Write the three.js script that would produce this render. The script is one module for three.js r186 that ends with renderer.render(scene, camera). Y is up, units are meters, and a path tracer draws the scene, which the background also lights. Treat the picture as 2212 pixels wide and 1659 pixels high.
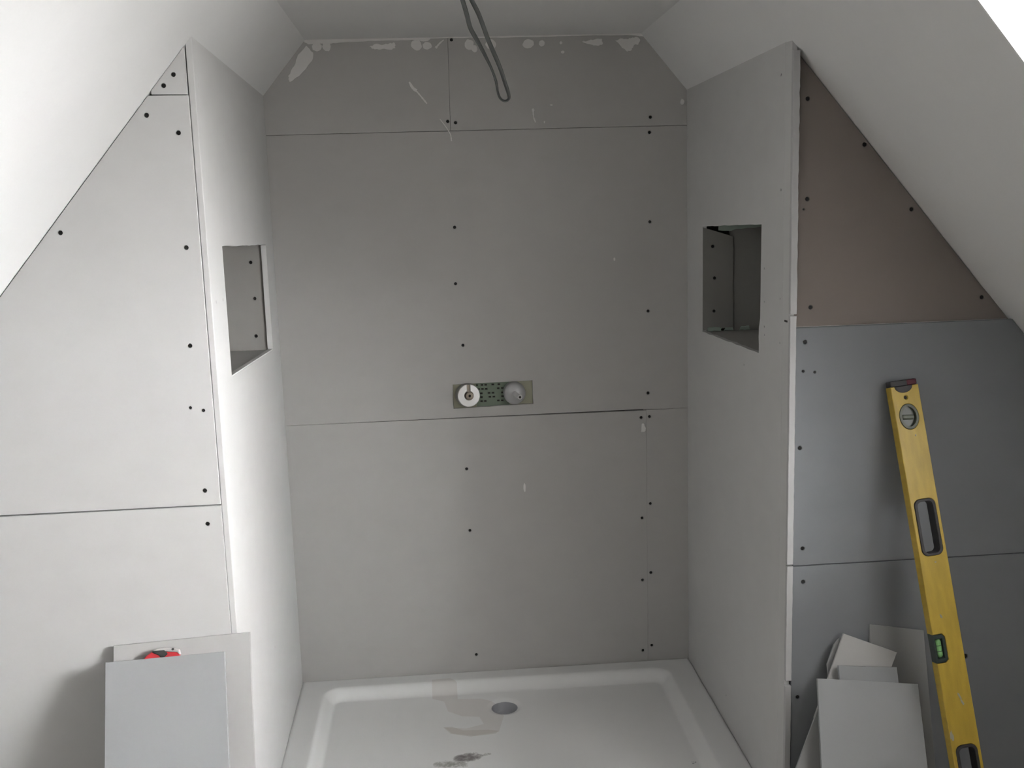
import * as THREE from 'three';
import { RoundedBoxGeometry } from 'three/addons/geometries/RoundedBoxGeometry.js';
import { mergeGeometries, mergeVertices, toCreasedNormals } from 'three/addons/utils/BufferGeometryUtils.js';
import { RectAreaLightUniformsLib } from 'three/addons/lights/RectAreaLightUniformsLib.js';
import { ImprovedNoise } from 'three/addons/math/ImprovedNoise.js';

// ------------------------------------------------------------------ camera, sky, window light, exposure
const scene = new THREE.Scene();
const renderer = new THREE.WebGLRenderer();
renderer.toneMapping = THREE.LinearToneMapping;
renderer.toneMappingExposure = 1.0;
renderer.shadowMap.enabled = true;

const camera = new THREE.PerspectiveCamera(2 * Math.atan(829.5 / 2258.64) * 180 / Math.PI, 2212 / 1659, 0.05, 60);
camera.rotation.order = 'YXZ';
camera.position.set(-0.1505, 1.4014, 3.0532);
camera.rotation.set(-0.1643, -0.0723, -0.031);
scene.add(camera);

// main measures of the room (metres, y = 0 is the rim of the shower tray)
const FLOOR = -0.15, CEIL = 1.8859, REAR = 4.3;
const HL = 1.7383, HR = 1.7284, AL = 1.1881, AR = 1.1957;      // where the slopes meet the alcove corners, and their steepness
const ZL = 0.9344, ZR = 0.8937;                                // faces of the two front walls
const slopeYL = x => HL + AL * (x + 0.6), slopeXL = y => -0.6 + (y - HL) / AL;
const slopeYR = x => HR - AR * (x - 0.6), slopeXR = y => 0.6 + (HR - y) / AR;
const ang = Math.atan(AR), sA = Math.sin(ang), cA = Math.cos(ang);
const DORM = { z0: 1.545, z1: 2.80, y0: 1.00, y1: 1.705, x: 1.80 };      // dormer shaft cut through the right slope: cheeks, sill, head and the plane of its window
const WIN = { y0: DORM.y0 + 0.005, y1: DORM.y1 - 0.005, z0: DORM.z0 + 0.01, z1: DORM.z1 - 0.01 };

// overcast sky outside the roof window
{
  const w = 64, h = 64, d = new Float32Array(w * h * 4);
  for (let j = 0; j < h; j++) for (let i = 0; i < w; i++) {
    const el = ((j + 0.5) / h - 0.5) * Math.PI, k = (1 + 2 * Math.max(0, Math.sin(el))) / 3;
    d.set([0.985 * k, 0.99 * k, 1.0 * k, 1], (j * w + i) * 4);
  }
  const t = new THREE.DataTexture(d, w, h, THREE.RGBAFormat, THREE.FloatType);
  t.mapping = THREE.EquirectangularReflectionMapping; t.magFilter = t.minFilter = THREE.LinearFilter; t.needsUpdate = true;
  scene.background = t; scene.backgroundIntensity = 226;
}
RectAreaLightUniformsLib.init();
{
  const w = WIN.z1 - WIN.z0 - 0.1, h = WIN.y1 - WIN.y0 - 0.1;
  const sky = new THREE.RectAreaLight(new THREE.Color().setRGB(0.97, 0.985, 1.0), 14, w, h * 0.75);
  sky.position.set(DORM.x - 0.20, (WIN.y0 + WIN.y1) / 2, (WIN.z0 + WIN.z1) / 2);
  sky.lookAt(DORM.x - 1.20, (WIN.y0 + WIN.y1) / 2 - 0.95, (WIN.z0 + WIN.z1) / 2);
  scene.add(sky);
}

// ------------------------------------------------------------------ helpers
let seed = 7;
const rnd = () => (seed = (seed * 16807) % 2147483647) / 2147483647;
const noise = new ImprovedNoise();
const fbm = (x, y, z = 0) => { let s = 0, a = 0.5; for (let i = 0; i < 5; i++) { s += a * noise.noise(x, y, z + i * 7.3); x *= 2.03; y *= 2.03; a *= 0.5; } return s; };
const taken = new Map();
function numbered(name) { const n = taken.get(name) || 0; taken.set(name, n + 1); return n ? `${name}_${String(n).padStart(3, '0')}` : name; }
function mesh(name, geo, mat, parent) {
  const m = new THREE.Mesh(geo, mat);
  m.castShadow = m.receiveShadow = true;
  m.name = parent ? name : numbered(name);
  (parent || scene).add(m);
  return m;
}
function thing(name, label, category, pos = [0, 0, 0], kind, group) {
  const g = new THREE.Group();
  g.name = numbered(name); g.position.set(...pos);
  g.userData = { label, category };
  if (kind) g.userData.kind = kind;
  if (group) g.userData.group = group;
  scene.add(g);
  return g;
}
const struct = (name, label, category) => thing(name, label, category, [0, 0, 0], 'structure');
const box = (x0, x1, y0, y1, z0, z1) => { const g = new THREE.BoxGeometry(x1 - x0, y1 - y0, z1 - z0); g.translate((x0 + x1) / 2, (y0 + y1) / 2, (z0 + z1) / 2); return g; };
const rbox = (x0, x1, y0, y1, z0, z1, r = 0.001, s = 2) => { const g = new RoundedBoxGeometry(x1 - x0, y1 - y0, z1 - z0, s, r); g.translate((x0 + x1) / 2, (y0 + y1) / 2, (z0 + z1) / 2); return g; };
function poly(pts, holes = []) {
  const s = new THREE.Shape(pts.map(p => new THREE.Vector2(p[0], p[1])));
  for (const h of holes) s.holes.push(h instanceof THREE.Path ? h : new THREE.Path(h.map(p => new THREE.Vector2(p[0], p[1]))));
  return s;
}
const circle = (x, y, r, ry = r) => { const p = new THREE.Path(); p.absellipse(x, y, r, ry, 0, Math.PI * 2, true, 0); return p; };
function slab(shape, depth, bevel = 0.0006, seg = 10) {
  return new THREE.ExtrudeGeometry(shape, { depth: depth - 2 * bevel, bevelEnabled: bevel > 0, bevelThickness: bevel, bevelSize: bevel, bevelOffset: -bevel, bevelSegments: 1, curveSegments: seg }).translate(0, 0, bevel);
}
// a wavering edge between two points, as a knife leaves it
function ragged(a, b, n, amp, out = []) {
  const dx = b[0] - a[0], dy = b[1] - a[1], l = Math.hypot(dx, dy);
  for (let i = 0; i < n; i++) { const t = i / n, k = i ? (rnd() - 0.5) * amp : 0; out.push([a[0] + dx * t - dy / l * k, a[1] + dy * t + dx / l * k]); }
  return out;
}

// ------------------------------------------------------------------ textures and materials
function paper(n, lo, hi, fx, fy, z, tint = [1, 1, 1]) {
  const d = new Uint8Array(n * n * 4);
  for (let j = 0; j < n; j++) for (let i = 0; i < n; i++) {
    // periodic mix so that the tile does not show
    const u = i / n, v = j / n;
    const f = (a, b) => fbm(a * fx, b * fy, z) ;
    const k = (f(u, v) * (1 - u) * (1 - v) + f(u - 1, v) * u * (1 - v) + f(u, v - 1) * (1 - u) * v + f(u - 1, v - 1) * u * v) + (rnd() - 0.5) * 0.16;
    const q = lo + (hi - lo) * Math.min(1, Math.max(0, 0.5 + k));
    for (let c = 0; c < 3; c++) d[(j * n + i) * 4 + c] = Math.min(255, q * tint[c]);
    d[(j * n + i) * 4 + 3] = 255;
  }
  const t = new THREE.DataTexture(d, n, n);
  t.wrapS = t.wrapT = THREE.RepeatWrapping; t.magFilter = THREE.LinearFilter; t.minFilter = THREE.LinearMipmapLinearFilter; t.generateMipmaps = true; t.needsUpdate = true;
  return t;
}
const srgb = t => { t.colorSpace = THREE.SRGBColorSpace; return t; };
const paperMap = srgb(paper(512, 249, 255, 9, 14, 0)); paperMap.repeat.set(1.3, 1.3);
const paperBump = paper(256, 90, 170, 40, 40, 3); paperBump.repeat.set(4, 4);
const skimMap = srgb(paper(512, 250, 255, 6, 6, 9)); skimMap.repeat.set(0.7, 0.7);
const skimBump = paper(256, 80, 180, 12, 12, 5); skimBump.repeat.set(1.6, 1.6);
const lin = (r, g, b) => new THREE.Color().setRGB(r, g, b);
const std = (color, roughness, extra = {}) => new THREE.MeshStandardMaterial({ color, roughness, metalness: 0, ...extra });
const board = (c) => std(c, 0.92, { map: paperMap, bumpMap: paperBump, bumpScale: 0.00025 });
const M = {
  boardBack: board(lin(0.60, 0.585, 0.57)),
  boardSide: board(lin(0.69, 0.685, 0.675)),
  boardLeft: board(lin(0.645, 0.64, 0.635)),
  boardBlueShaded: board(lin(0.245, 0.254, 0.272)),  // blue-grey board, colour darkened further to stand in for shade on the right
  boardBrown: board(lin(0.255, 0.22, 0.20)),
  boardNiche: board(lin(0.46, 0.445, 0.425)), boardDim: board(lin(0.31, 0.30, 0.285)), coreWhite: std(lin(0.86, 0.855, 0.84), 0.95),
  gypsum: std(lin(0.56, 0.555, 0.56), 0.95),
  skim: std(lin(0.89, 0.89, 0.885), 0.8, { map: skimMap, bumpMap: skimBump, bumpScale: 0.0005 }),
  filler: std(lin(0.93, 0.91, 0.89), 0.95, { bumpMap: skimBump, bumpScale: 0.0006 }),
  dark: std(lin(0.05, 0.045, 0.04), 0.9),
  screw: std(lin(0.018, 0.017, 0.016), 0.5, { metalness: 0.4 }),
  floor: std(lin(0.45, 0.42, 0.37), 0.85), rear: std(lin(0.60, 0.58, 0.555), 0.85),
  frame: std(lin(0.75, 0.74, 0.72), 0.5),
  glass: new THREE.MeshPhysicalMaterial({ color: lin(1, 1, 1), roughness: 0, transmission: 1, thickness: 0, ior: 1.5 }),
};

// ------------------------------------------------------------------ screws: bugle heads sunk in the boards
const screwGeo = (() => {
  const head = new THREE.LatheGeometry([[0.0001, -0.0006], [0.0012, -0.0002], [0.0036, 0], [0.0040, -0.0004], [0.0022, -0.004], [0.0016, -0.008]].map(p => new THREE.Vector2(...p)), 12);
  head.rotateX(Math.PI / 2);
  const a = new THREE.BoxGeometry(0.0042, 0.0009, 0.0004), b = new THREE.BoxGeometry(0.0009, 0.0042, 0.0004);
  return mergeGeometries([head, a, b].map(g => { const q = g.index ? g.toNonIndexed() : g; q.deleteAttribute('uv'); return q; }));
})();
// heads sit 1.2 mm under the face of the board; normal 'z' (front and back walls) or 'x' / '-x' (side walls)
function screw(parent, x, y, z, dir = 'z', s = 1) {
  const m = mesh('screw', screwGeo, M.screw, parent);
  m.scale.setScalar(s);
  m.rotation.z = rnd() * 3;
  if (dir === 'x') m.rotation.set(0, Math.PI / 2, 0);
  if (dir === '-x') m.rotation.set(0, -Math.PI / 2, 0);
  const d = 0.0012;
  m.position.set(x - (dir === 'x' ? d : dir === '-x' ? -d : 0), y, z - (dir === 'z' ? d : 0));
  return m;
}
const HOLE = 0.0047;
// a board facing +z with its screws; pts in (x, y), face at z
function sheet(parent, name, pts, z, mat, screws = [], holes = [], thick = 0.0125, label) {
  const g = slab(poly(pts, [...holes, ...screws.map(s => circle(s[0], s[1], HOLE * (s[2] || 1)))]), thick);
  g.translate(0, 0, z - thick);
  const m = mesh(name, g, mat, parent);
  if (label) m.userData.label = label;
  for (const s of screws) screw(m, s[0], s[1], z, 'z', s[2] || 1);
  return m;
}

// ------------------------------------------------------------------ ceiling, slopes, floor, far walls
{
  const c = struct('ceiling', 'flat white skimmed strip of ceiling above the shower alcove', 'ceiling');
  mesh('ceiling_slab', box(-0.72, 0.72, CEIL, CEIL + 0.3, -0.15, REAR + 0.12), M.skim, c);

  const basis = (X, Y, Z, o) => new THREE.Matrix4().makeBasis(new THREE.Vector3(...X), new THREE.Vector3(...Y), new THREE.Vector3(...Z)).setPosition(...o);
  const r = struct('ceiling_right', 'white sloping ceiling on the window side above the brown board', 'ceiling');
  const tt = y => -(HR - y) / sA;
  const hole = [[DORM.z0, tt(DORM.y0)], [DORM.z1, tt(DORM.y0)], [DORM.z1, tt(DORM.y1)], [DORM.z0, tt(DORM.y1)]];
  const gr = slab(poly([[-0.15, -2.6], [REAR + 0.12, -2.6], [REAR + 0.12, 0.42], [-0.15, 0.42]], [hole]), 0.1, 0);
  gr.applyMatrix4(basis([0, 0, 1], [-cA, sA, 0], [-sA, -cA, 0], [0.6 + 0.1 * sA, HR + 0.1 * cA, 0]));
  mesh('slope_lining', gr, M.skim, r);

  const aL = Math.atan(AL), sl = Math.sin(aL), cl = Math.cos(aL);
  const l = struct('ceiling_left', 'white sloping ceiling catching the daylight above the pale boards', 'ceiling');
  const gl = slab(poly([[-REAR - 0.12, -2.6], [0.15, -2.6], [0.15, 0.42], [-REAR - 0.12, 0.42]]), 0.3, 0);
  gl.applyMatrix4(basis([0, 0, -1], [cl, sl, 0], [sl, -cl, 0], [-0.6 - 0.3 * sl, HL + 0.3 * cl, 0]));
  mesh('slope_lining', gl, M.skim, l);

  const f = struct('floor', 'bare brownish subfloor of the loft room', 'floor');
  mesh('floor_deck', box(-2.3, 2.3, FLOOR - 0.15, FLOOR, -0.15, REAR + 0.12), M.floor, f);
  const k1 = struct('wall_left_knee', 'low white knee wall under the left slope', 'wall');
  mesh('knee_board', box(-1.9, -1.75, FLOOR, 0.6, -0.15, REAR + 0.12), M.skim, k1);
  const k2 = struct('wall_right_knee', 'low white knee wall under the window slope', 'wall');
  mesh('knee_board', box(1.75, 1.9, FLOOR, 0.42, -0.15, REAR + 0.12), M.skim, k2);
  const w = struct('wall_rear', 'pale brown wall at the far end of the loft room', 'wall');
  mesh('rear_board', box(-2.3, 2.3, FLOOR, 2.2, REAR, REAR + 0.15), M.rear, w);
}

{
  const g = struct('ground', 'unseen ground far below the window, added dark grey to limit light from below', 'ground');
  g.position.y = -5;
  mesh('darkened_ground', box(-150, 150, -0.2, 0, -150, 150), std(lin(0.07, 0.068, 0.065), 1), g);  // added below the horizon, kept dark and neutral to limit upward bounce
}

// ------------------------------------------------------------------ dormer with the window that lights the room
{
  const XD = DORM.x, e = 0.0004;
  const side = (name, label, z) => {
    const w = struct(name, label, 'wall');
    mesh('cheek_lining', slab(poly([[slopeXR(DORM.y1 + 0.08) + e, DORM.y1 + 0.08], [slopeXR(DORM.y0 - 0.08) + e, DORM.y0 - 0.08], [XD + 0.12, DORM.y0 - 0.08], [XD + 0.12, DORM.y1 + 0.08]]), 0.06, 0).translate(0, 0, z), M.skim, w);
  };
  side('wall_dormer_far', 'bright white dormer cheek at the end of the right slope', DORM.z0 - 0.0585);
  side('wall_dormer_near', 'white dormer cheek opposite the bright one', DORM.z1 - 0.0015);
  const c = struct('ceiling_dormer', 'white flat head of the dormer', 'ceiling');
  const across = (ya, yb) => slab(poly([[slopeXR(yb) + e, yb], [slopeXR(ya) + e, ya], [XD + 0.12, ya], [XD + 0.12, yb]]), DORM.z1 - DORM.z0 - 0.003, 0).translate(0, 0, DORM.z0 + 0.0015);
  mesh('head_lining', across(DORM.y1 - 0.0015, DORM.y1 + 0.08), M.skim, c);
  const f = struct('trim_1', 'deep unseen sill of the dormer window, made dark to cut bounced light', 'sill');
  mesh('darkened_sill', across(DORM.y0 - 0.08, DORM.y0 + 0.0015), std(lin(0.24, 0.21, 0.18), 0.7), f);  // out of view; dark colour chosen to cut light bounced onto slope and ceiling

  const w = struct('window_1', 'white framed upright window in the dormer', 'window');
  w.position.set(XD + 0.09, (WIN.y0 + WIN.y1) / 2, (WIN.z0 + WIN.z1) / 2); w.rotation.y = -Math.PI / 2;
  const W = (WIN.z1 - WIN.z0) / 2 - 0.001, Hh = (WIN.y1 - WIN.y0) / 2 - 0.001, b = 0.05;
  mesh('window_frame', slab(poly([[-W, -Hh], [W, -Hh], [W, Hh], [-W, Hh]], [[[-W + b, -Hh + b], [W - b, -Hh + b], [W - b, Hh - b], [-W + b, Hh - b]]]), 0.05, 0.002).translate(0, 0, -0.025), M.frame, w);
  mesh('pane', box(-W + b, W - b, -Hh + b, Hh - b, -0.002, 0.002), M.glass, w);
}

// ------------------------------------------------------------------ back wall of the alcove
{
  const w = struct('wall_back', 'grey plasterboard back wall of the shower alcove with white filler dabs', 'wall');
  mesh('stud_backing', box(-2.3, 2.3, FLOOR, 2.2, -0.15, -0.0135), M.dark, w);
  const X = 0.625;
  sheet(w, 'plasterboard', [[-X, 1.6305], [-0.0825, 1.6305], [-0.0801, 1.92], [-X, 1.92]], 0, M.boardBack, [[-0.0891, 1.6568]]);
  sheet(w, 'plasterboard', [[-0.0818, 1.6305], [X, 1.6295], [X, 1.92], [-0.0794, 1.92]], 0, M.boardBack, [[-0.0669, 1.6525], [0.4938, 1.6544], [-0.0695, 1.8790]]);
  // opening cut for the shower fitting
  const cut = [...ragged([-0.1048, 0.8275], [0.1325, 0.8315], 9, 0.0016), ...ragged([0.1325, 0.8315], [0.1317, 0.9017], 4, 0.0016), ...ragged([0.1317, 0.9017], [-0.1048, 0.8995], 9, 0.0016), ...ragged([-0.1048, 0.8995], [-0.1048, 0.8275], 4, 0.0016)];
  sheet(w, 'plasterboard', [[-X, 0.7985], [0.464, 0.8000], [0.4645, 0.7985], [X, 0.7985], [X, 1.6287], [-X, 1.6297]], 0, M.boardBack,
    [[0.4907, 1.6116], [-0.0811, 1.3589], [-0.0849, 1.1964], [-0.0703, 1.0153], [0.4897, 1.3569], [0.4818, 1.0953], [0.4794, 0.8487]], [cut]);
  sheet(w, 'plasterboard', [[-X, FLOOR], [0.4704, FLOOR], [0.4732, 0.7962], [-0.08, 0.7972], [-X, 0.7979]], 0, M.boardBack,
    [[0.4575, 0.7746], [-0.0735, 0.642], [-0.0709, 0.4502], [-0.0657, 0.0519], [0.4571, 0.461], [0.4565, 0.2623], [0.4556, 0.0319]]);
  sheet(w, 'plasterboard', [[0.4707, FLOOR], [X, FLOOR], [X, 0.7977], [0.4735, 0.7975]], 0, M.boardBack,
    [[0.483, 0.7763], [0.4833, 0.5051], [0.4828, 0.2847], [0.4836, 0.047]]);

  // filler pressed over the screw heads and scraped along the ceiling joint: thin dabs with a soft outline
  const dab = (x, y, rx, ry, th = 0.0016) => {
    const n = 22, pts = [], ph = rnd() * 9;
    for (let i = 0; i < n; i++) { const a = i / n * Math.PI * 2, k = 1 + 0.22 * noise.noise(Math.cos(a) * 1.3 + ph, Math.sin(a) * 1.3, ph) + 0.05 * (rnd() - 0.5); pts.push([x + rx * k * Math.cos(a), y + ry * k * Math.sin(a)]); }
    return mesh('filler_dab', slab(poly(pts), th, 0.0006), M.filler, w);
  };
  for (const d of [[-0.4444, 1.8669, 0.0133, 0.0116], [-0.4169, 1.867, 0.0116, 0.0133], [-0.1683, 1.8663, 0.015, 0.014], [-0.1389, 1.8642, 0.0126, 0.01], [-0.0206, 1.8651, 0.0126, 0.015], [-0.0062, 1.8538, 0.0083, 0.01], [0.0404, 1.8646, 0.015, 0.0133],
    [0.1458, 1.8645, 0.016, 0.0126], [0.1847, 1.8644, 0.0083, 0.0083], [0.239, 1.865, 0.004, 0.004], [0.5865, 1.6946, 0.006, 0.0083], [0.155, 1.6818, 0.004, 0.0053], [0.0988, 0.5759, 0.0035, 0.0135], [0.3828, 1.2515, 0.003, 0.005], [0.1865, 1.648, 0.0025, 0.0035], [0.2075, 1.695, 0.004, 0.002], [0.2435, 1.8395, 0.005, 0.004]]) dab(...d);
  const outline = (pts, name = 'filler_dab', amp = 0.003, th = 0.0016) => {
    const o = []; pts.forEach((p, i) => ragged(p, pts[(i + 1) % pts.length], 4, amp, o));
    return mesh(name, slab(poly(o), th, 0.0006), M.filler, w);
  };
  outline([[-0.299, 1.8640], [-0.282, 1.8720], [-0.262, 1.8685], [-0.243, 1.8725], [-0.228, 1.8735], [-0.227, 1.8600], [-0.240, 1.8550], [-0.262, 1.8580], [-0.284, 1.8565]]);
  outline([[0.299, 1.8670], [0.320, 1.8705], [0.340, 1.8735], [0.357, 1.8730], [0.358, 1.8580], [0.344, 1.8545], [0.322, 1.8590]]);
  outline([[0.394, 1.8680], [0.410, 1.8740], [0.429, 1.8715], [0.440, 1.8740], [0.456, 1.8775], [0.466, 1.8700], [0.461, 1.8560], [0.449, 1.8550], [0.442, 1.8420], [0.430, 1.8370], [0.417, 1.8460], [0.405, 1.8590]]);
  outline([[-0.4732, 1.8705], [-0.455, 1.8514], [-0.4596, 1.8294], [-0.4976, 1.7892], [-0.5245, 1.774], [-0.5283, 1.7898], [-0.5087, 1.8178], [-0.4973, 1.8459]]);
  outline([[0.4590, 0.7560], [0.4650, 0.7570], [0.4720, 0.7400], [0.4690, 0.7300], [0.4560, 0.7300]], 'filler_dab', 0.002);
  // streaks of filler drawn down with the knife
  const streak = (pts, r0, r1) => {
    const c = new THREE.CatmullRomCurve3(pts.map(p => new THREE.Vector3(p[0], p[1], 0))), n = 18, L = [], R = [];
    for (let i = 0; i <= n; i++) { const t = i / n, p = c.getPoint(t), g = c.getTangent(t), r = (r0 + (r1 - r0) * t) * (0.75 + 0.5 * rnd()); L.push([p.x - g.y * r, p.y + g.x * r]); R.unshift([p.x + g.y * r, p.y - g.x * r]); }
    mesh('filler_streak', slab(poly([...L, ...R]), 0.0012, 0.0003), M.filler, w);
  };
  streak([[-0.1925, 1.7668], [-0.1834, 1.7507], [-0.1739, 1.7425]], 0.0025, 0.0055);
  streak([[-0.1745, 1.7425], [-0.158, 1.7225], [-0.1458, 1.7065]], 0.0022, 0.0022);
  streak([[-0.1112, 1.6638], [-0.1002, 1.649], [-0.0893, 1.6325], [-0.0825, 1.6193], [-0.0805, 1.6014]], 0.0010, 0.0016);
  streak([[-0.1146, 1.8574], [-0.1026, 1.8698], [-0.0907, 1.8791]], 0.0032, 0.0016);
  streak([[0.1551, 1.6834], [0.1562, 1.6623], [0.1615, 1.6475]], 0.0022, 0.0018);
  // ceiling skim lapping a little down the board
  const top = [[-0.4765, CEIL + 0.01]];
  const lower = [[-0.478, 1.8800], [-0.466, 1.8740], [-0.440, 1.8745], [-0.405, 1.8745], [-0.370, 1.8770], [-0.300, 1.8800], [-0.220, 1.8795], [-0.170, 1.8800], [-0.150, 1.8760], [-0.135, 1.8765], [-0.127, 1.8830], [-0.060, 1.8835], [0.05, 1.8822], [0.15, 1.8815], [0.25, 1.8825], [0.35, 1.8830], [0.43, 1.8820], [0.455, 1.8800], [0.470, 1.8780]];
  for (let i = 0; i < lower.length - 1; i++) ragged(lower[i], lower[i + 1], 5, 0.0016, top);
  top.push([0.475, 1.878], [0.475, CEIL + 0.01]);
  mesh('ceiling_skim_edge', slab(poly(top), 0.002, 0.0006), M.filler, w);
}

// ------------------------------------------------------------------ side walls of the alcove, each with a recessed niche
const sideBasis = x => new THREE.Matrix4().makeBasis(new THREE.Vector3(0, 0, 1), new THREE.Vector3(0, 1, 0), new THREE.Vector3(-1, 0, 0)).setPosition(x, 0, 0);
{
  const w = struct('wall_left_inner', 'pale plasterboard side wall of the alcove lit by daylight, with a niche', 'wall');
  const LEAN = 0.0096;                                           // the sheet stands a little out of square
  const hole = [...ragged([0.148, 1.043], [0.776, 1.066], 16, 0.002), ...ragged([0.776, 1.066], [0.776, 1.345], 8, 0.0015), ...ragged([0.776, 1.345], [0.148, 1.330], 14, 0.003), ...ragged([0.148, 1.330], [0.148, 1.043], 8, 0.001)];
  const sc = [[0.9, 1.6617, 0.6], [0.886, 1.2361, 0.6], [0.812, 1.2351, 0.6], [0.4683, 0.3129, 0.6]];
  const g = slab(poly([[0.0005, FLOOR], [0.931, FLOOR], [0.931, 1.80], [0.0005, 1.80]], [hole, ...sc.map(s => circle(s[0], s[1], HOLE * 0.6))]), 0.0125, 0.0012);
  g.applyMatrix4(sideBasis(-0.6)); g.applyMatrix4(new THREE.Matrix4().makeShear(0, 0, 0, 0, LEAN, 0));
  const m = mesh('plasterboard', g, M.boardSide, w);
  for (const s of sc) screw(m, -0.6 + LEAN * s[0], s[1], s[0], 'x', 0.6);
  mesh('niche_rim', box(-0.6118, -0.5982, 1.046, 1.329, 0.1462, 0.1498), M.coreWhite, w);
  { const q = slab(poly([[0.150, 1.0425], [0.776, 1.0655], [0.776, 1.0685], [0.150, 1.0455]]), 0.0122, 0.0004); q.applyMatrix4(sideBasis(-0.5999)); q.applyMatrix4(new THREE.Matrix4().makeShear(0, 0, 0, 0, LEAN, 0)); mesh('niche_rim', q, M.coreWhite, w); }
  // niche lining: far end, floor, back, near end, top
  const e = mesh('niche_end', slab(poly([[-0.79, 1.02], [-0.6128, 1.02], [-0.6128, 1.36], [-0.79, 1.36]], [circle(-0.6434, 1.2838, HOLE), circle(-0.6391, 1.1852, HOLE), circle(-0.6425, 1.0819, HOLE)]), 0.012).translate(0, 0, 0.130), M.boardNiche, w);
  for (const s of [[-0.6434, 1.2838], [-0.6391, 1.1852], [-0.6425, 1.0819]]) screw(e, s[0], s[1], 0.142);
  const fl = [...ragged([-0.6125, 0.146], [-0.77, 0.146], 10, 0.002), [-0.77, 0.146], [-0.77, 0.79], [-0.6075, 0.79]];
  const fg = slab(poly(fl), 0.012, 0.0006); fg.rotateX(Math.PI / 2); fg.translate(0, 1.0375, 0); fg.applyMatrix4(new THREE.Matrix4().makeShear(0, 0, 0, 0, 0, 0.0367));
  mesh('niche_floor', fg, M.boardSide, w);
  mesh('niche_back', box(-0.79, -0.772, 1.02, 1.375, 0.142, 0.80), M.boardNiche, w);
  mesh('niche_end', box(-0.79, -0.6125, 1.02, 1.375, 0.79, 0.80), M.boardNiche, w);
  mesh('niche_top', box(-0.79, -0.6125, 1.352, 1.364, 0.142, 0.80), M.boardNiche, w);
}
{
  const w = struct('wall_right_inner', 'grey plasterboard side wall of the alcove in shade, with a dark niche', 'wall');
  const hole = [...ragged([0.172, 1.049], [0.686, 1.056], 14, 0.003), ...ragged([0.686, 1.056], [0.684, 1.134], 4, 0.002), [0.694, 1.138], ...ragged([0.694, 1.140], [0.699, 1.354], 6, 0.0015), ...ragged([0.699, 1.354], [0.173, 1.342], 12, 0.003), ...ragged([0.173, 1.342], [0.172, 1.049], 8, 0.001)];
  const sc = [[0.822, 1.667, 0.8], [0.3922, 1.683, 0.5], [0.8303, 1.4276, 0.6], [0.7219, 1.2544, 0.6], [0.8323, 1.1949, 0.6], [0.7241, 1.1789, 0.6], [0.7257, 1.1218, 0.7], [0.7262, 1.1027, 0.7], [0.8326, 1.0977, 0.6], [0.5703, 1.0117, 0.6], [0.0951, 1.1676, 0.5], [0.4211, 0.076, 0.6]];
  const END = 0.848, EDGE = 0.8850;
  const g0 = slab(poly([[0.0005, FLOOR], [END, FLOOR], [END, 1.80], [0.0005, 1.80]], [hole, ...sc.map(s => circle(s[0], s[1], HOLE * s[2]))]), 0.0125, 0.0003);
  g0.applyMatrix4(sideBasis(0.6125));
  // tapered edge of the sheet
  const g1 = new THREE.ExtrudeGeometry(poly([[0.6003, END], [0.6125, END], [0.6125, EDGE], [0.6018, EDGE]]), { depth: 1.80 - FLOOR, bevelEnabled: false });
  g1.applyMatrix4(new THREE.Matrix4().makeBasis(new THREE.Vector3(1, 0, 0), new THREE.Vector3(0, 0, 1), new THREE.Vector3(0, -1, 0)).setPosition(0, 1.80, 0));
  const strip = q => { const n = q.index ? q.toNonIndexed() : q; return n; };
  const m = mesh('plasterboard', mergeGeometries([strip(g0), strip(g1)]), M.boardSide, w);
  for (const s of sc) screw(m, 0.6, s[1], s[0], '-x', s[2]);
  // cut gypsum edges of the sheets, one above the other
  const edge = (y0, y1, d) => {
    const l = [], r = [];
    const n = Math.max(6, Math.round((y1 - y0) / 0.012));
    for (let i = 0; i <= n; i++) { const y = y0 + (y1 - y0) * i / n; l.push([0.6006 + rnd() * 0.0006, y]); r.unshift([0.6142 + d * rnd(), y]); }
    mesh('board_edge', slab(poly([...l, ...r]), ZR + 0.003 - EDGE, 0.0008).translate(0, 0, EDGE), M.gypsum, w);
  };
  edge(1.1665, 1.706, 0.0016); edge(0.6125, 1.1625, 0.0007); edge(0.3395, 0.6085, 0.0007); edge(FLOOR, 0.3265, 0.0007);
  mesh('knife_nick', rbox(0.5996, 0.602, 1.1475, 1.1515, 0.862, 0.878, 0.0004), M.dark, w);
  // niche lining
  const ns = [[0.6297, 1.286], [0.6351, 1.1981], [0.6338, 1.1056]];
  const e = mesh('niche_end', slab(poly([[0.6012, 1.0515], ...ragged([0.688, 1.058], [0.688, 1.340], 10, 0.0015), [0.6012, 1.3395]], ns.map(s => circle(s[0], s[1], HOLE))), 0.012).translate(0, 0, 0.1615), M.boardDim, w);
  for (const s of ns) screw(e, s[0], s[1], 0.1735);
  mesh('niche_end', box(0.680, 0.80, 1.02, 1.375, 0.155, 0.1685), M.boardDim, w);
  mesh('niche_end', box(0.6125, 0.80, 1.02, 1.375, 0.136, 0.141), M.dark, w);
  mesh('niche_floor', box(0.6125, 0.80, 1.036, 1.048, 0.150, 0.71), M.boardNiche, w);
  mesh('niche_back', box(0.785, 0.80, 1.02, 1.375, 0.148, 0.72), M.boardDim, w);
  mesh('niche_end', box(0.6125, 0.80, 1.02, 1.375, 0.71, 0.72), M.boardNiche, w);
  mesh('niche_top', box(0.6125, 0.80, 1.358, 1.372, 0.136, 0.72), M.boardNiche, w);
  // torn strips of pale insulation showing at the edges of the lining
  const foam = std(lin(0.42, 0.50, 0.45), 0.9);
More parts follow.
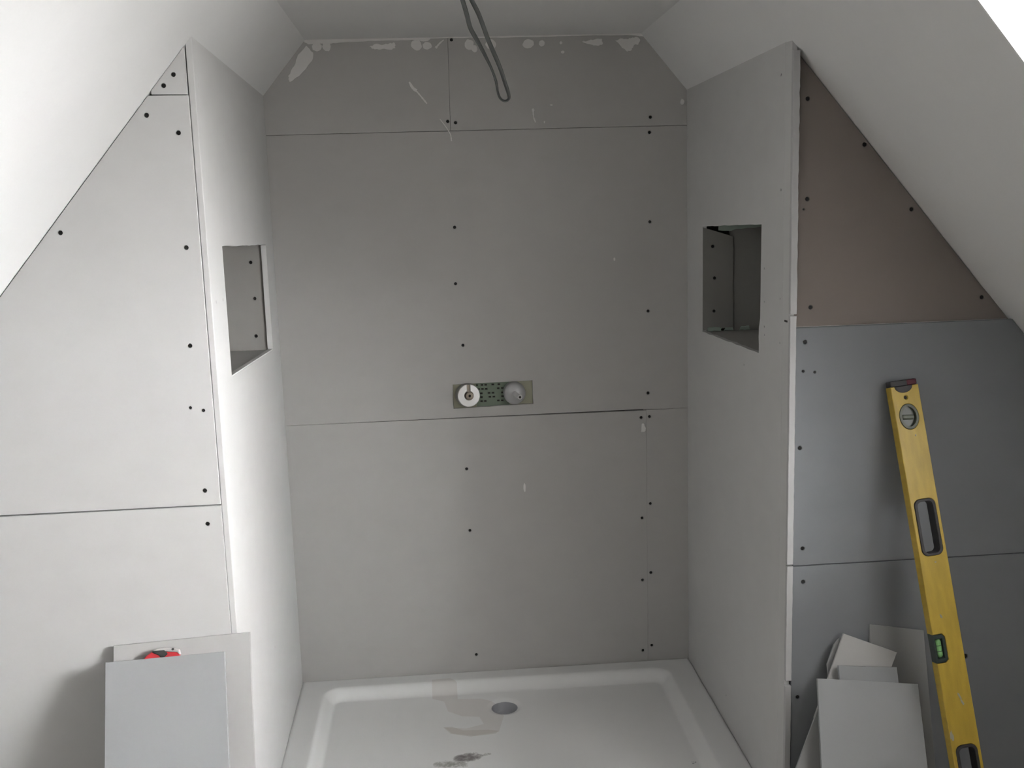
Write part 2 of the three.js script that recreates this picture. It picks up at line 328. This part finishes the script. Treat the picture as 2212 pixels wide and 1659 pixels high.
  const tuft = (pts, z) => { const o = []; pts.forEach((p, i) => ragged(p, pts[(i + 1) % pts.length], 4, 0.0025, o)); mesh('insulation_scrap', slab(poly(o), 0.004, 0.0012).translate(0, 0, z), foam, w); };
  tuft([[0.614, 1.049], [0.652, 1.0485], [0.655, 1.0585], [0.640, 1.0610], [0.614, 1.0590]], 0.1738);
  tuft([[0.661, 1.049], [0.688, 1.049], [0.686, 1.0575], [0.664, 1.0585]], 0.1738);
  tuft([[0.705, 1.049], [0.738, 1.049], [0.734, 1.0610], [0.712, 1.0600]], 0.170);
  tuft([[0.645, 1.330], [0.680, 1.327], [0.700, 1.332], [0.745, 1.334], [0.776, 1.336], [0.776, 1.356], [0.645, 1.352]], 0.1740);
}

// ------------------------------------------------------------------ front walls either side of the alcove
{
  const w = struct('wall_left', 'pale grey plasterboard wall under the bright slope', 'wall');
  const g = 0.0020;
  sheet(w, 'plasterboard', [[-0.674, 1.6425], [-0.6056, 1.6410], [-0.6056, slopeYL(-0.6056) - 0.001], [-0.674, slopeYL(-0.674) - 0.001]], ZL, M.boardLeft, [[-0.6298, 1.6786], [-0.6498, 1.6584]], [], 0.0125, 'small corner offcut of plasterboard at the top');
  sheet(w, 'plasterboard', [[slopeXL(0.8245) + 0.003, 0.8245], [-0.6040, 0.8248], [-0.6046, 1.6395], [-0.681, 1.6403], [-0.683, slopeYL(-0.683) - g]], ZL, M.boardLeft,
    [[-0.6866, 1.6039], [-0.6291, 1.5695], [-0.8696, 1.3856], [-0.6318, 1.349], [-0.6401, 1.1545], [-0.6492, 1.0287, 0.7], [-0.624, 1.0219, 0.8], [-0.6341, 0.8554]]);
  sheet(w, 'plasterboard', [[-1.755, FLOOR], [-0.6035, FLOOR], [-0.6038, 0.8222], [slopeXL(0.8215) + 0.003, 0.8208], [-1.755, slopeYL(-1.755) - g]], ZL, M.boardLeft, [[-0.634, 0.7847]]);
  mesh('stud_backing', slab(poly([[-1.80, FLOOR], [-0.6195, FLOOR], [-0.6195, 1.75], [-0.66, 1.75], [-1.80, 0.45]]), 0.04, 0).translate(0, 0, ZL - 0.054), M.dark, w);
}
{
  const w = struct('wall_right', 'grey plasterboard wall in partly painted shade under the window slope', 'wall');
  const g = 0.002, R = 0.022;
  sheet(w, 'plasterboard', [[0.6145, 1.08], [1.15, 1.08], [1.15, slopeYR(1.15) - g], [0.6145, slopeYR(0.6145) - g]], ZR - R, M.boardBrown,
    [[0.6408, 1.6116], [0.7647, 1.5156], [0.8704, 1.3782], [0.6431, 1.4063], [0.6354, 1.3853, 0.5], [0.6539, 1.1773], [1.0341, 1.1851]], [], 0.0125, 'brown paper-faced triangular board set back');
  mesh('ledge_batten', box(0.6145, 1.09, 1.09, 1.1366, ZR - R, ZR - 0.0123), M.coreWhite, w);
  sheet(w, 'plasterboard', [[0.6152, 0.6085], [slopeXR(0.6085) - 0.002, 0.6105], [slopeXR(1.137) - 0.002, 1.1372], [0.6152, 1.1365]], ZR, M.boardBlueShaded,
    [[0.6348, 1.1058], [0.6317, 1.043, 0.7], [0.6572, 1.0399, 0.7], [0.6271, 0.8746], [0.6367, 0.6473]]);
  sheet(w, 'plasterboard', [[0.6150, FLOOR], [1.755, FLOOR], [1.755, slopeYR(1.755) - g], [slopeXR(0.6065) - 0.002, 0.6085], [0.6150, 0.6063]], ZR, M.boardBlueShaded,
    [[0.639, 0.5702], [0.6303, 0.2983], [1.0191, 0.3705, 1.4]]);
  mesh('stud_backing', slab(poly([[0.6160, FLOOR], [1.80, FLOOR], [1.80, 0.45], [0.70, 1.75], [0.6160, 1.75]]), 0.04, 0).translate(0, 0, ZR - R - 0.054), M.dark, w);
}

// ------------------------------------------------------------------ shower tray
{
  const t = thing('shower_tray', 'white acrylic shower tray on the alcove floor with a drain hole', 'shower tray', [0, FLOOR, 0]);
  const x0 = -0.5985, x1 = 0.5985, z0 = 0.001, z1 = 0.905, Y = -FLOOR;
  const bx0 = -0.528, bx1 = 0.520, bz0 = 0.062, bz1 = 0.835, RC = 0.055, DEEP = 0.032;
  const DX = 0.006, DZ = 0.182, DR = 0.038;
  const ss = (a, b, v) => { const k = Math.min(1, Math.max(0, (v - a) / (b - a))); return k * k * (3 - 2 * k); };
  const height = (x, z) => {
    const cx = (bx0 + bx1) / 2, cz = (bz0 + bz1) / 2, hx = (bx1 - bx0) / 2 - RC, hz = (bz1 - bz0) / 2 - RC;
    const qx = Math.abs(x - cx) - hx, qz = Math.abs(z - cz) - hz;
    const d = Math.hypot(Math.max(qx, 0), Math.max(qz, 0)) + Math.min(Math.max(qx, qz), 0) - RC;   // negative inside the basin
    let h = 0.0015 * ss(0.05, 0, d) - DEEP * ss(0, -0.034, d);
    const e = Math.min(x - x0, x1 - x, z - z0, z1 - z); h -= 0.004 * (1 - ss(0, 0.006, e));
    const r = Math.hypot(x - DX, z - DZ);
    h -= 0.004 * ss(0.5, 0.05, r) * ss(-0.02, -0.1, d);
    h -= 0.005 * ss(DR + 0.016, DR - 0.001, r);
    return h;
  };
  const nx = 300, nz = 226, pos = [], uv = [], idx = [], inside = [];
  for (let j = 0; j <= nz; j++) for (let i = 0; i <= nx; i++) {
    let x = x0 + (x1 - x0) * i / nx, z = z0 + (z1 - z0) * j / nz;
    const r = Math.hypot(x - DX, z - DZ);
    if (Math.abs(r - DR) < 0.0028) { x = DX + (x - DX) * DR / r; z = DZ + (z - DZ) * DR / r; }
    inside.push(Math.hypot(x - DX, z - DZ) <= DR + 1e-6);
    pos.push(x, Y + height(x, z), z); uv.push((x - x0) / (x1 - x0), 1 - (z - z0) / (z1 - z0));
  }
  for (let j = 0; j < nz; j++) for (let i = 0; i < nx; i++) {
    const a = j * (nx + 1) + i, b = a + 1, c = a + nx + 1, d = c + 1;
    for (const f of [[a, c, b], [b, c, d]]) if (!(inside[f[0]] && inside[f[1]] && inside[f[2]])) idx.push(...f);
  }
  const g = new THREE.BufferGeometry();
  g.setAttribute('position', new THREE.Float32BufferAttribute(pos, 3)); g.setAttribute('uv', new THREE.Float32BufferAttribute(uv, 2)); g.setIndex(idx); g.computeVertexNormals();
  // dirt on the tray: a dried plaster film, dark grey smears, one small spot
  const cv = document.createElement('canvas'); cv.width = 1536; cv.height = 1160;
  const c = cv.getContext('2d');
  c.fillStyle = '#ffffff'; c.fillRect(0, 0, 1536, 1160);
  const px = x => (x - x0) / (x1 - x0) * 1536, pz = z => (z - z0) / (z1 - z0) * 1160;
  const blot = (x, z, rx, rz, rot, col, al, n = 60) => {
    for (let k = 0; k < n; k++) {
      const a = rnd() * Math.PI * 2, q = Math.sqrt(rnd()), ex = Math.cos(a) * q * rx, ez = Math.sin(a) * q * rz;
      c.globalAlpha = al; c.fillStyle = col; c.beginPath();
      c.ellipse(px(x + ex * Math.cos(rot) - ez * Math.sin(rot)), pz(z + ex * Math.sin(rot) + ez * Math.cos(rot)), (4 + rnd() * 16) * (rx / 0.05), (3 + rnd() * 9) * (rz / 0.02), rnd() * 3, 0, Math.PI * 2); c.fill();
    }
  };
  const film = (pts, col, al) => { c.globalAlpha = al; c.fillStyle = col; c.beginPath(); pts.forEach((p, i) => i ? c.lineTo(px(p[0]), pz(p[1])) : c.moveTo(px(p[0]), pz(p[1]))); c.closePath(); c.fill(); };
  film([[-0.205, 0.05], [-0.15, 0.045], [-0.13, 0.07], [-0.13, 0.12], [-0.06, 0.125], [-0.02, 0.15], [0.0, 0.24], [-0.02, 0.33], [-0.09, 0.345], [-0.15, 0.325], [-0.17, 0.29], [-0.11, 0.30], [-0.06, 0.28], [-0.07, 0.235], [-0.12, 0.225], [-0.16, 0.19], [-0.17, 0.13], [-0.205, 0.11]], '#d6cdc5', 0.32);
  film([[-0.175, 0.285], [-0.15, 0.285], [-0.12, 0.31], [-0.05, 0.315], [-0.02, 0.325], [-0.03, 0.34], [-0.10, 0.348], [-0.155, 0.325]], '#b9b3a6', 0.28);
  blot(-0.112, 0.462, 0.036, 0.018, -0.12, '#6d6864', 0.16, 150);
  blot(-0.066, 0.455, 0.018, 0.006, -0.3, '#777270', 0.13, 40);
  blot(-0.158, 0.494, 0.044, 0.014, 0.1, '#8a8580', 0.12, 110);
  blot(0.474, 0.568, 0.006, 0.008, 0.8, '#55585c', 0.4, 10);
  c.globalAlpha = 1;
  const map = new THREE.CanvasTexture(cv); map.colorSpace = THREE.SRGBColorSpace;
  const acrylic = new THREE.MeshPhysicalMaterial({ color: lin(0.92, 0.92, 0.91), roughness: 0.32, clearcoat: 0.6, clearcoatRoughness: 0.1, map });
  const plain = new THREE.MeshPhysicalMaterial({ color: lin(0.92, 0.92, 0.91), roughness: 0.32, clearcoat: 0.6, clearcoatRoughness: 0.1 });
  mesh('basin', g, acrylic, t);
  mesh('apron', mergeGeometries([box(x0, x1, 0, Y - 0.004, z1 - 0.012, z1), box(x0, x0 + 0.012, 0, Y - 0.004, z0, z1 - 0.012), box(x1 - 0.012, x1, 0, Y - 0.004, z0, z1 - 0.012)]), plain, t);
  const cup = new THREE.LatheGeometry([[DR + 0.0004, 0.0], [DR - 0.003, -0.006], [DR - 0.007, -0.020], [DR - 0.010, -0.026], [0.012, -0.028], [0.0001, -0.028]].map(p => new THREE.Vector2(...p)), 40);
  const cupMesh = mesh('drain', cup, std(lin(0.38, 0.385, 0.41), 0.35), t);
  cupMesh.position.set(DX, Y + height(DX + DR, DZ) + 0.0005, DZ);
  cupMesh.userData.label = 'open grey drain hole';
}

// ------------------------------------------------------------------ shower valve fitting in the back wall
{
  const v = thing('shower_valve_mount', 'shower valve fitting with two round metal flanges on a green perforated plate', 'shower fitting', [0.012, 0.8645, 0]);
  const plateMat = std(lin(0.215, 0.265, 0.205), 0.6), padMat = std(lin(0.40, 0.395, 0.30), 0.8);
  mesh('side_pad', rbox(-0.1165, -0.0480, -0.0365, 0.0345, -0.0105, -0.0045, 0.001), padMat, v);
  mesh('side_pad', rbox(0.0500, 0.1195, -0.0325, 0.0365, -0.0105, -0.0045, 0.001), padMat, v);
  const holes = [];
  const row = (y, xs) => xs.forEach(x => { const p = new THREE.Path(); const a = 0.0036, b = 0.0024; p.moveTo(x - a, y - b); p.lineTo(x + a, y - b); p.lineTo(x + a, y + b); p.lineTo(x - a, y + b); holes.push(p); });
  row(0.0285, [-0.046, -0.030, -0.019, 0.002, 0.020]);
  row(0.0165, [-0.040, -0.029, -0.018, 0.018, 0.030, 0.042]);
  row(0.0035, [-0.033, -0.010, 0.002, 0.030]);
  row(-0.0080, [-0.033, -0.008, 0.004, 0.030]);
  row(-0.0205, [-0.033, -0.022, 0.017, 0.029]);
  mesh('mounting_plate', slab(poly([[-0.128, -0.044], [0.128, -0.044], [0.128, 0.044], [-0.128, 0.044]], holes), 0.003, 0.0004).translate(0, 0, -0.0136), plateMat, v);
  const chrome = std(lin(0.93, 0.93, 0.93), 0.27, { metalness: 1 });
  const steel = std(lin(0.50, 0.50, 0.51), 0.45, { metalness: 0.7 }), nickel = std(lin(0.72, 0.72, 0.72), 0.4, { metalness: 0.5 });
  const brass = std(lin(0.38, 0.33, 0.27), 0.5, { metalness: 0.5 });
  // bright slotted rose: a broad flat ring with a slot at the top
  const a = new THREE.Group(); a.name = 'flange'; a.position.set(-0.0746, 0.0022, 0.0);
  a.rotation.set(-0.10, 0.115, 0); v.add(a); a.userData.label = 'bright slotted metal flange';
  const sh = new THREE.Shape(); const R = 0.0332, r = 0.0125, s = 0.0045;
  const o0 = Math.asin(s / R), i0 = Math.asin(s / r);
  sh.absarc(0, 0, R, Math.PI / 2 + o0, Math.PI / 2 - o0 + Math.PI * 2, false);
  sh.absarc(0, 0, r, Math.PI / 2 - i0 + Math.PI * 2, Math.PI / 2 + i0, true);
  mesh('slotted_ring', slab(sh, 0.009, 0.0015, 40).translate(0, 0, 0.022), chrome, a);
  mesh('spindle', new THREE.LatheGeometry([[0.0042, 0.034], [0.0105, 0.034], [0.0115, 0.032], [0.0115, -0.012], [0.0042, -0.012], [0.0042, 0.034]].map(p => new THREE.Vector2(...p)), 28).rotateX(Math.PI / 2).translate(0.002, -0.001, 0), brass, a);
  mesh('bore', new THREE.CylinderGeometry(0.0041, 0.0041, 0.02, 16).rotateX(Math.PI / 2).translate(0.002, -0.001, 0.018), M.dark, a);
  mesh('slot_bridge', rbox(-0.0042, 0.0042, 0.010, 0.032, 0.012, 0.024, 0.0008), brass, a);
  mesh('sleeve', new THREE.LatheGeometry([[0.0125, 0.024], [0.030, 0.0225], [0.034, 0.016], [0.0355, 0.004], [0.0355, -0.0105]].map(p => new THREE.Vector2(...p)), 40).rotateX(Math.PI / 2), std(lin(0.32, 0.31, 0.29), 0.6), a);
  // dull domed rose with an off-centre spout
  const b = new THREE.Group(); b.name = 'flange'; b.position.set(0.0642, 0.0040, 0.0); v.add(b); b.userData.label = 'dull grey domed flange with off-centre spout';
  mesh('domed_rose', new THREE.LatheGeometry([[0.0001, 0.0345], [0.008, 0.034], [0.018, 0.031], [0.027, 0.0265], [0.0315, 0.022], [0.0325, 0.018], [0.0325, -0.0105]].map(p => new THREE.Vector2(...p)), 48).rotateX(Math.PI / 2), steel, b);
  const sp = new THREE.CatmullRomCurve3([new THREE.Vector3(-0.002, 0.004, 0.026), new THREE.Vector3(0.002, 0.001, 0.042), new THREE.Vector3(0.008, -0.003, 0.052), new THREE.Vector3(0.012, -0.004, 0.062)]);
  mesh('spout', new THREE.TubeGeometry(sp, 16, 0.0068, 16), nickel, b);
  const tip = new THREE.CylinderGeometry(0.0068, 0.0068, 0.004, 20).rotateX(Math.PI / 2).translate(0.012, -0.004, 0.0625);
  mesh('spout_collar', tip, nickel, b);
  mesh('bore', new THREE.CylinderGeometry(0.0035, 0.0035, 0.003, 14).rotateX(Math.PI / 2).translate(0.012, -0.004, 0.0636), M.dark, b);
}

// ------------------------------------------------------------------ loop of cable hanging from the ceiling
{
  const t = thing('hanging_cable', 'loop of grey flat electrical cable hanging from the ceiling', 'cable', [-0.08, CEIL, 0.85]);
  const P = [[-0.0835, 1.886], [-0.080, 1.8612], [-0.0674, 1.8225], [-0.0597, 1.7939], [-0.0532, 1.7679], [-0.0411, 1.7455], [-0.0258, 1.7164], [-0.0131, 1.6899], [-0.0043, 1.6646], [-0.001, 1.642], [0.0022, 1.6308], [0.0085, 1.6240], [0.0155, 1.6232], [0.0205, 1.6275], [0.0197, 1.6380], [0.0134, 1.6602], [0.0047, 1.6895], [-0.0066, 1.7187], [-0.0173, 1.7451], [-0.0266, 1.7726], [-0.0365, 1.7987], [-0.0485, 1.8222], [-0.0614, 1.8546], [-0.070, 1.886]];
  const curve = new THREE.CatmullRomCurve3(P.map((p, i) => new THREE.Vector3(p[0] + 0.08, p[1] - CEIL, 0.006 * Math.sin(i * 0.6))));
  const n = 240, k = 14, pos = [], idx = [];
  for (let i = 0; i <= n; i++) {
    const u = i / n, p = curve.getPoint(u), T = curve.getTangent(u);
    const N = new THREE.Vector3(0, 0, 1).addScaledVector(T, -T.z).normalize(), B = new THREE.Vector3().crossVectors(T, N);
    // twist of the flat sheath: broad side on at the upper left, edge on at the tip
    const tw = u < 0.2 ? 1.45 : u < 0.3 ? 1.45 - (u - 0.2) * 10 : u < 0.55 ? 0.45 : 0.45 + Math.min(1, (u - 0.55) / 0.2) * 0.75;
    const ct = Math.cos(tw), st = Math.sin(tw);
    for (let j = 0; j < k; j++) {
      const a = j / k * Math.PI * 2, w = 0.0047 * Math.cos(a), h = 0.0023 * Math.sin(a);
      const x = w * ct - h * st, y = w * st + h * ct;
      pos.push(p.x + N.x * x + B.x * y, p.y + N.y * x + B.y * y, p.z + N.z * x + B.z * y);
    }
  }
  for (let i = 0; i < n; i++) for (let j = 0; j < k; j++) { const a = i * k + j, b = i * k + (j + 1) % k, c = a + k, d = b + k; idx.push(a, b, c, b, d, c); }
  const g = new THREE.BufferGeometry(); g.setAttribute('position', new THREE.Float32BufferAttribute(pos, 3)); g.setIndex(idx); g.computeVertexNormals();
  mesh('cable_loop', g, std(lin(0.075, 0.08, 0.075), 0.5), t);
}

// ------------------------------------------------------------------ white panels leaning in front of the walls
const panelMats = [std(lin(0.365, 0.375, 0.38), 0.8, { map: skimMap }), std(lin(0.50, 0.495, 0.485), 0.8, { map: skimMap }), std(lin(0.34, 0.342, 0.338), 0.8, { map: skimMap })];
// pts: corners of the front face as (x, height) in the room; the panel leans back by k metres per metre from zFoot on the floor
function panel(name, label, k, zFoot, pts, mat, thick = 0.008, group) {
  const th = Math.atan(k), xc = pts.reduce((s, p) => s + p[0], 0) / pts.length;
  const g = slab(poly(pts.map(p => [p[0] - xc, (p[1] - FLOOR) / Math.cos(th)])), thick, 0.0007).translate(0, 0, -thick);
  const m = mesh(name, g, mat);
  m.position.set(xc, FLOOR + 0.0025, zFoot); m.rotation.x = -th;
  m.userData = { label, category: 'panel' };
  if (group) m.userData.group = group;
  return m;
}
const foot = (zb) => zb;
panel('leaning_panel', 'wider white panel leaning behind the other, overlapping the alcove corner', 0.28, 1.1392, [[-0.8417, 0.5355], [-0.8500, FLOOR], [-0.5520, FLOOR], [-0.5628, 0.5469]], panelMats[1]);
panel('leaning_panel', 'front white panel with pale edge leaning before the wider one, hiding a red tool', 0.42, 1.267, [[-0.8484, 0.5172], [-0.8300, FLOOR], [-0.5740, FLOOR], [-0.6092, 0.5243]], panelMats[0]);

panel('offcut_panel', 'rearmost white offcut with square corners beside the yellow level', 0.25, 1.0475, [[0.7919, 0.4599], [0.7760, FLOOR], [0.9215, FLOOR], [0.9162, 0.4397]], panelMats[2]);
panel('offcut_panel', 'small corner of a hidden offcut peeping out behind the tilted one', 0.30, 1.0855, [[0.7049, 0.4252], [0.7180, 0.4373], [0.800, 0.33], [0.800, FLOOR], [0.69, FLOOR], [0.6850, 0.385]], panelMats[2], 0.006);
panel('offcut_panel', 'tilted white offcut with a slanting top edge', 0.32, 1.1115, [[0.7234, 0.4522], [0.6400, 0.2860], [0.640, FLOOR], [0.73, FLOOR], [0.8239, 0.3765], [0.8403, 0.4066]], panelMats[1], 0.006);
panel('offcut_panel', 'white offcut just behind the largest front one, lower than the tilted one', 0.36, 1.1560, [[0.6967, 0.3967], [0.6900, FLOOR], [0.8290, FLOOR], [0.8272, 0.3856]], panelMats[0], 0.006);
panel('offcut_panel', 'slanting white offcut showing at the side of the front one near the alcove', 0.36, 1.1440, [[0.6441, 0.3067], [0.5856, 0.1997], [0.4990, 0.0400], [0.5700, FLOOR], [0.6860, FLOOR], [0.6860, 0.28]], panelMats[2], 0.006);
panel('offcut_panel', 'largest white offcut at the front of the leaning pile', 0.45, 1.2300, [[0.6389, 0.3846], [0.5880, FLOOR], [0.8360, FLOOR], [0.8588, 0.3621]], panelMats[0]);

// ------------------------------------------------------------------ red tool between the leaning panels
{
  const k = 0.35, th = Math.atan(k), x0 = -0.742, top = 0.5291;
  const t = thing('hand_tool', 'red hand tool with dark grip poking up between the two leaning panels', 'tool', [x0, FLOOR, 0.9705 + k * (0.5 - FLOOR)]);
  t.rotation.x = -th;
  const Y = y => (y + 0.0025 - FLOOR) / Math.cos(th);
  const P = (x, y) => [x - x0, Y(y)];
  const red = std(lin(0.55, 0.035, 0.045), 0.4), dark = std(lin(0.035, 0.035, 0.035), 0.6), grey = std(lin(0.55, 0.53, 0.52), 0.4);
  mesh('red_body', slab(poly([P(-0.772, 0.445), P(-0.712, 0.445), P(-0.704, 0.5165), P(-0.7105, 0.5215), P(-0.744, 0.5225), P(-0.760, 0.5235), P(-0.771, 0.5165), P(-0.779, 0.5080)]), 0.014, 0.002).translate(0, 0, -0.007), red, t);
  mesh('dark_grip', slab(poly([P(-0.758, 0.5258), P(-0.734, 0.5262), P(-0.727, 0.5185), P(-0.738, 0.5085), P(-0.745, 0.5165), P(-0.7585, 0.5225)]), 0.018, 0.0012).translate(0, 0, -0.009), dark, t);
  mesh('grey_cap', slab(poly([P(-0.760, 0.5258), P(-0.745, 0.5300), P(-0.716, 0.5295), P(-0.7055, 0.5250), P(-0.703, 0.5160), P(-0.7085, 0.5205), P(-0.733, 0.5235)]), 0.016, 0.0015).translate(0, 0, -0.008), grey, t);
  mesh('rivet', new THREE.CylinderGeometry(0.0024, 0.0024, 0.004, 14).rotateX(Math.PI / 2).translate(P(-0.7165, 0)[0], Y(0.5268), 0.008), dark, t);
}

// ------------------------------------------------------------------ long yellow spirit level
{
  const L = 1.2, Wd = 0.0610, T = 0.026, h = Wd / 2;
  const v = thing('spirit_level', 'long yellow spirit level leaning against the wall beside the white offcuts', 'spirit level', [0.9495, FLOOR + 0.0105, 1.2195]);
  v.rotation.set(-Math.atan(0.25), 0, 0.0935);
  const S = s => L - s;                                              // s: distance from the upper end
  const slot = (cx, s0, s1, w, r) => { const p = new THREE.Path(), a = cx - w / 2, b = cx + w / 2, y0 = S(s1), y1 = S(s0); p.moveTo(a + r, y0); p.lineTo(b - r, y0); p.absarc(b - r, y0 + r, r, -Math.PI / 2, 0, false); p.lineTo(b, y1 - r); p.absarc(b - r, y1 - r, r, 0, Math.PI / 2, false); p.lineTo(a + r, y1); p.absarc(a + r, y1 - r, r, Math.PI / 2, Math.PI, false); p.lineTo(a, y0 + r); p.absarc(a + r, y0 + r, r, Math.PI, Math.PI * 1.5, false); return p; };
  const out = [[-h, 0.012], [h, 0.012], [h, S(0.011)], [-h, S(0.011)], [-h, S(0.534)], [-h + 0.020, S(0.534)], [-h + 0.026, S(0.540)], [-h + 0.026, S(0.588)], [-h + 0.020, S(0.594)], [-h, S(0.594)]];
  const yellow = std(lin(0.54, 0.37, 0.045), 0.42, { map: srgb((() => { const t = paper(256, 214, 255, 10, 4, 21); return t; })()) });
  yellow.map.repeat.set(6, 3);
  const rubber = std(lin(0.030, 0.028, 0.030), 0.55);
  mesh('rail', slab(poly(out, [slot(0, 0.252, 0.372, 0.046, 0.014), slot(0, 0.764, 0.884, 0.046, 0.014), circle(-0.001, S(0.077), 0.021, 0.0275), circle(-0.001, S(0.036), 0.0042)]), T, 0.0012, 12).translate(0, 0, -T), yellow, v);
  for (const s0 of [0.252, 0.764]) {
    const o = new THREE.Shape(slot(0, s0 + 0.0002, s0 + 0.1198, 0.0457, 0.014).getPoints(10)); o.holes.push(slot(0, s0 + 0.006, s0 + 0.114, 0.034, 0.010));
    const m = mesh('hand_grip', slab(o, T + 0.004, 0.001).translate(0, 0, -T - 0.002), rubber, v); m.userData.label = 'black rubber grip rim';
  }
  // upper round vial: dark bezel, smoky lens, liquid tube
  const bez = new THREE.Shape(circle(0, 0, 0.0209, 0.0273).getPoints(40)); bez.holes.push(circle(0, 0, 0.0165, 0.022));
  const vial = mesh('vial', slab(bez, T + 0.002, 0.001, 30).translate(-0.001, S(0.077), -T - 0.001), std(lin(0.075, 0.085, 0.055), 0.4), v);
  vial.userData.label = 'round plumb vial';
  mesh('lens', slab(new THREE.Shape(circle(0, 0, 0.0166, 0.0221).getPoints(30)), 0.008, 0.0006).translate(-0.001, S(0.077), -0.016), std(lin(0.085, 0.095, 0.075), 0.3), vial);
  mesh('tube', new THREE.CapsuleGeometry(0.0055, 0.018, 6, 14).rotateZ(Math.PI / 2 - 0.1).translate(-0.001, S(0.078), -0.0075), std(lin(0.16, 0.175, 0.14), 0.2), vial);
  // centre vial in the notch
  const cv = mesh('vial', slab(poly([[-h, S(0.593)], [-h + 0.0195, S(0.593)], [-h + 0.0252, S(0.587)], [-h + 0.0252, S(0.541)], [-h + 0.0195, S(0.535)], [-h, S(0.535)]], [[[-h + 0.004, S(0.584)], [-h + 0.0195, S(0.584)], [-h + 0.0195, S(0.544)], [-h + 0.004, S(0.544)]]]), T - 0.002, 0.0008).translate(0, 0, -T + 0.001), std(lin(0.030, 0.045, 0.040), 0.35), v);
  cv.userData.label = 'green centre vial';
  const green = new THREE.MeshPhysicalMaterial({ color: lin(0.20, 0.42, 0.16), roughness: 0.12, clearcoat: 0.5 });
  mesh('tube', new THREE.CapsuleGeometry(0.0070, 0.026, 6, 16).translate(-h + 0.012, S(0.564), -0.010), green, cv);
  for (const q of [0.558, 0.570]) mesh('mark_line', new THREE.TorusGeometry(0.0071, 0.0005, 6, 20).rotateX(Math.PI / 2).translate(-h + 0.012, S(q), -0.010), rubber, cv);
  // end caps
  const cap = mesh('end_cap', mergeGeometries([rbox(-h + 0.001, h - 0.005, S(0.0115), S(-0.002), -T, 0, 0.0028, 3), slab(new THREE.Shape([...Array(17)].map((_, i) => new THREE.Vector2(-0.003 + 0.0195 * Math.cos(Math.PI + i / 16 * Math.PI), S(0.011) + 0.0145 * Math.sin(Math.PI + i / 16 * Math.PI)))), 0.003, 0.0006).translate(0, 0, -0.0015)]), rubber, v);
  cap.userData.label = 'black end cap with a red insert';
  mesh('red_insert', rbox(0.006, h - 0.003, S(0.0105), S(-0.0012), -T + 0.002, 0.0012, 0.002, 2), std(lin(0.085, 0.006, 0.016), 0.6), cap);
  mesh('end_cap', rbox(-h - 0.0005, h + 0.0005, 0.0, 0.012, -T - 0.0005, 0.0005, 0.0028, 3), rubber, v);
  mesh('hang_hole', new THREE.CylinderGeometry(0.0041, 0.0041, 0.004, 16).rotateX(Math.PI / 2).translate(-0.001, S(0.036), -0.006), M.dark, v);
  // dried plaster on the rail
  const smear = (x, s, rx, ry, rot) => { const pts = []; for (let i = 0; i < 16; i++) { const a = i / 16 * Math.PI * 2, q = 0.7 + 0.5 * rnd(), ex = rx * q * Math.cos(a), ey = ry * q * Math.sin(a); pts.push([x + ex * Math.cos(rot) - ey * Math.sin(rot), S(s) + ex * Math.sin(rot) + ey * Math.cos(rot)]); } mesh('plaster_smear', slab(poly(pts), 0.0007, 0.0002), std(lin(0.36, 0.34, 0.27), 0.9), v); };
  smear(0.004, 0.665, 0.0022, 0.009, 0.35); smear(0.008, 0.678, 0.0022, 0.007, 0.35);
  smear(-0.006, 0.498, 0.0022, 0.0045, 0.3); smear(0.006, 0.118, 0.0014, 0.0022, 0); smear(0.002, 0.386, 0.0026, 0.0016, 0); smear(-h + 0.004, 0.742, 0.004, 0.012, 0.1);
}

renderer.render(scene, camera);
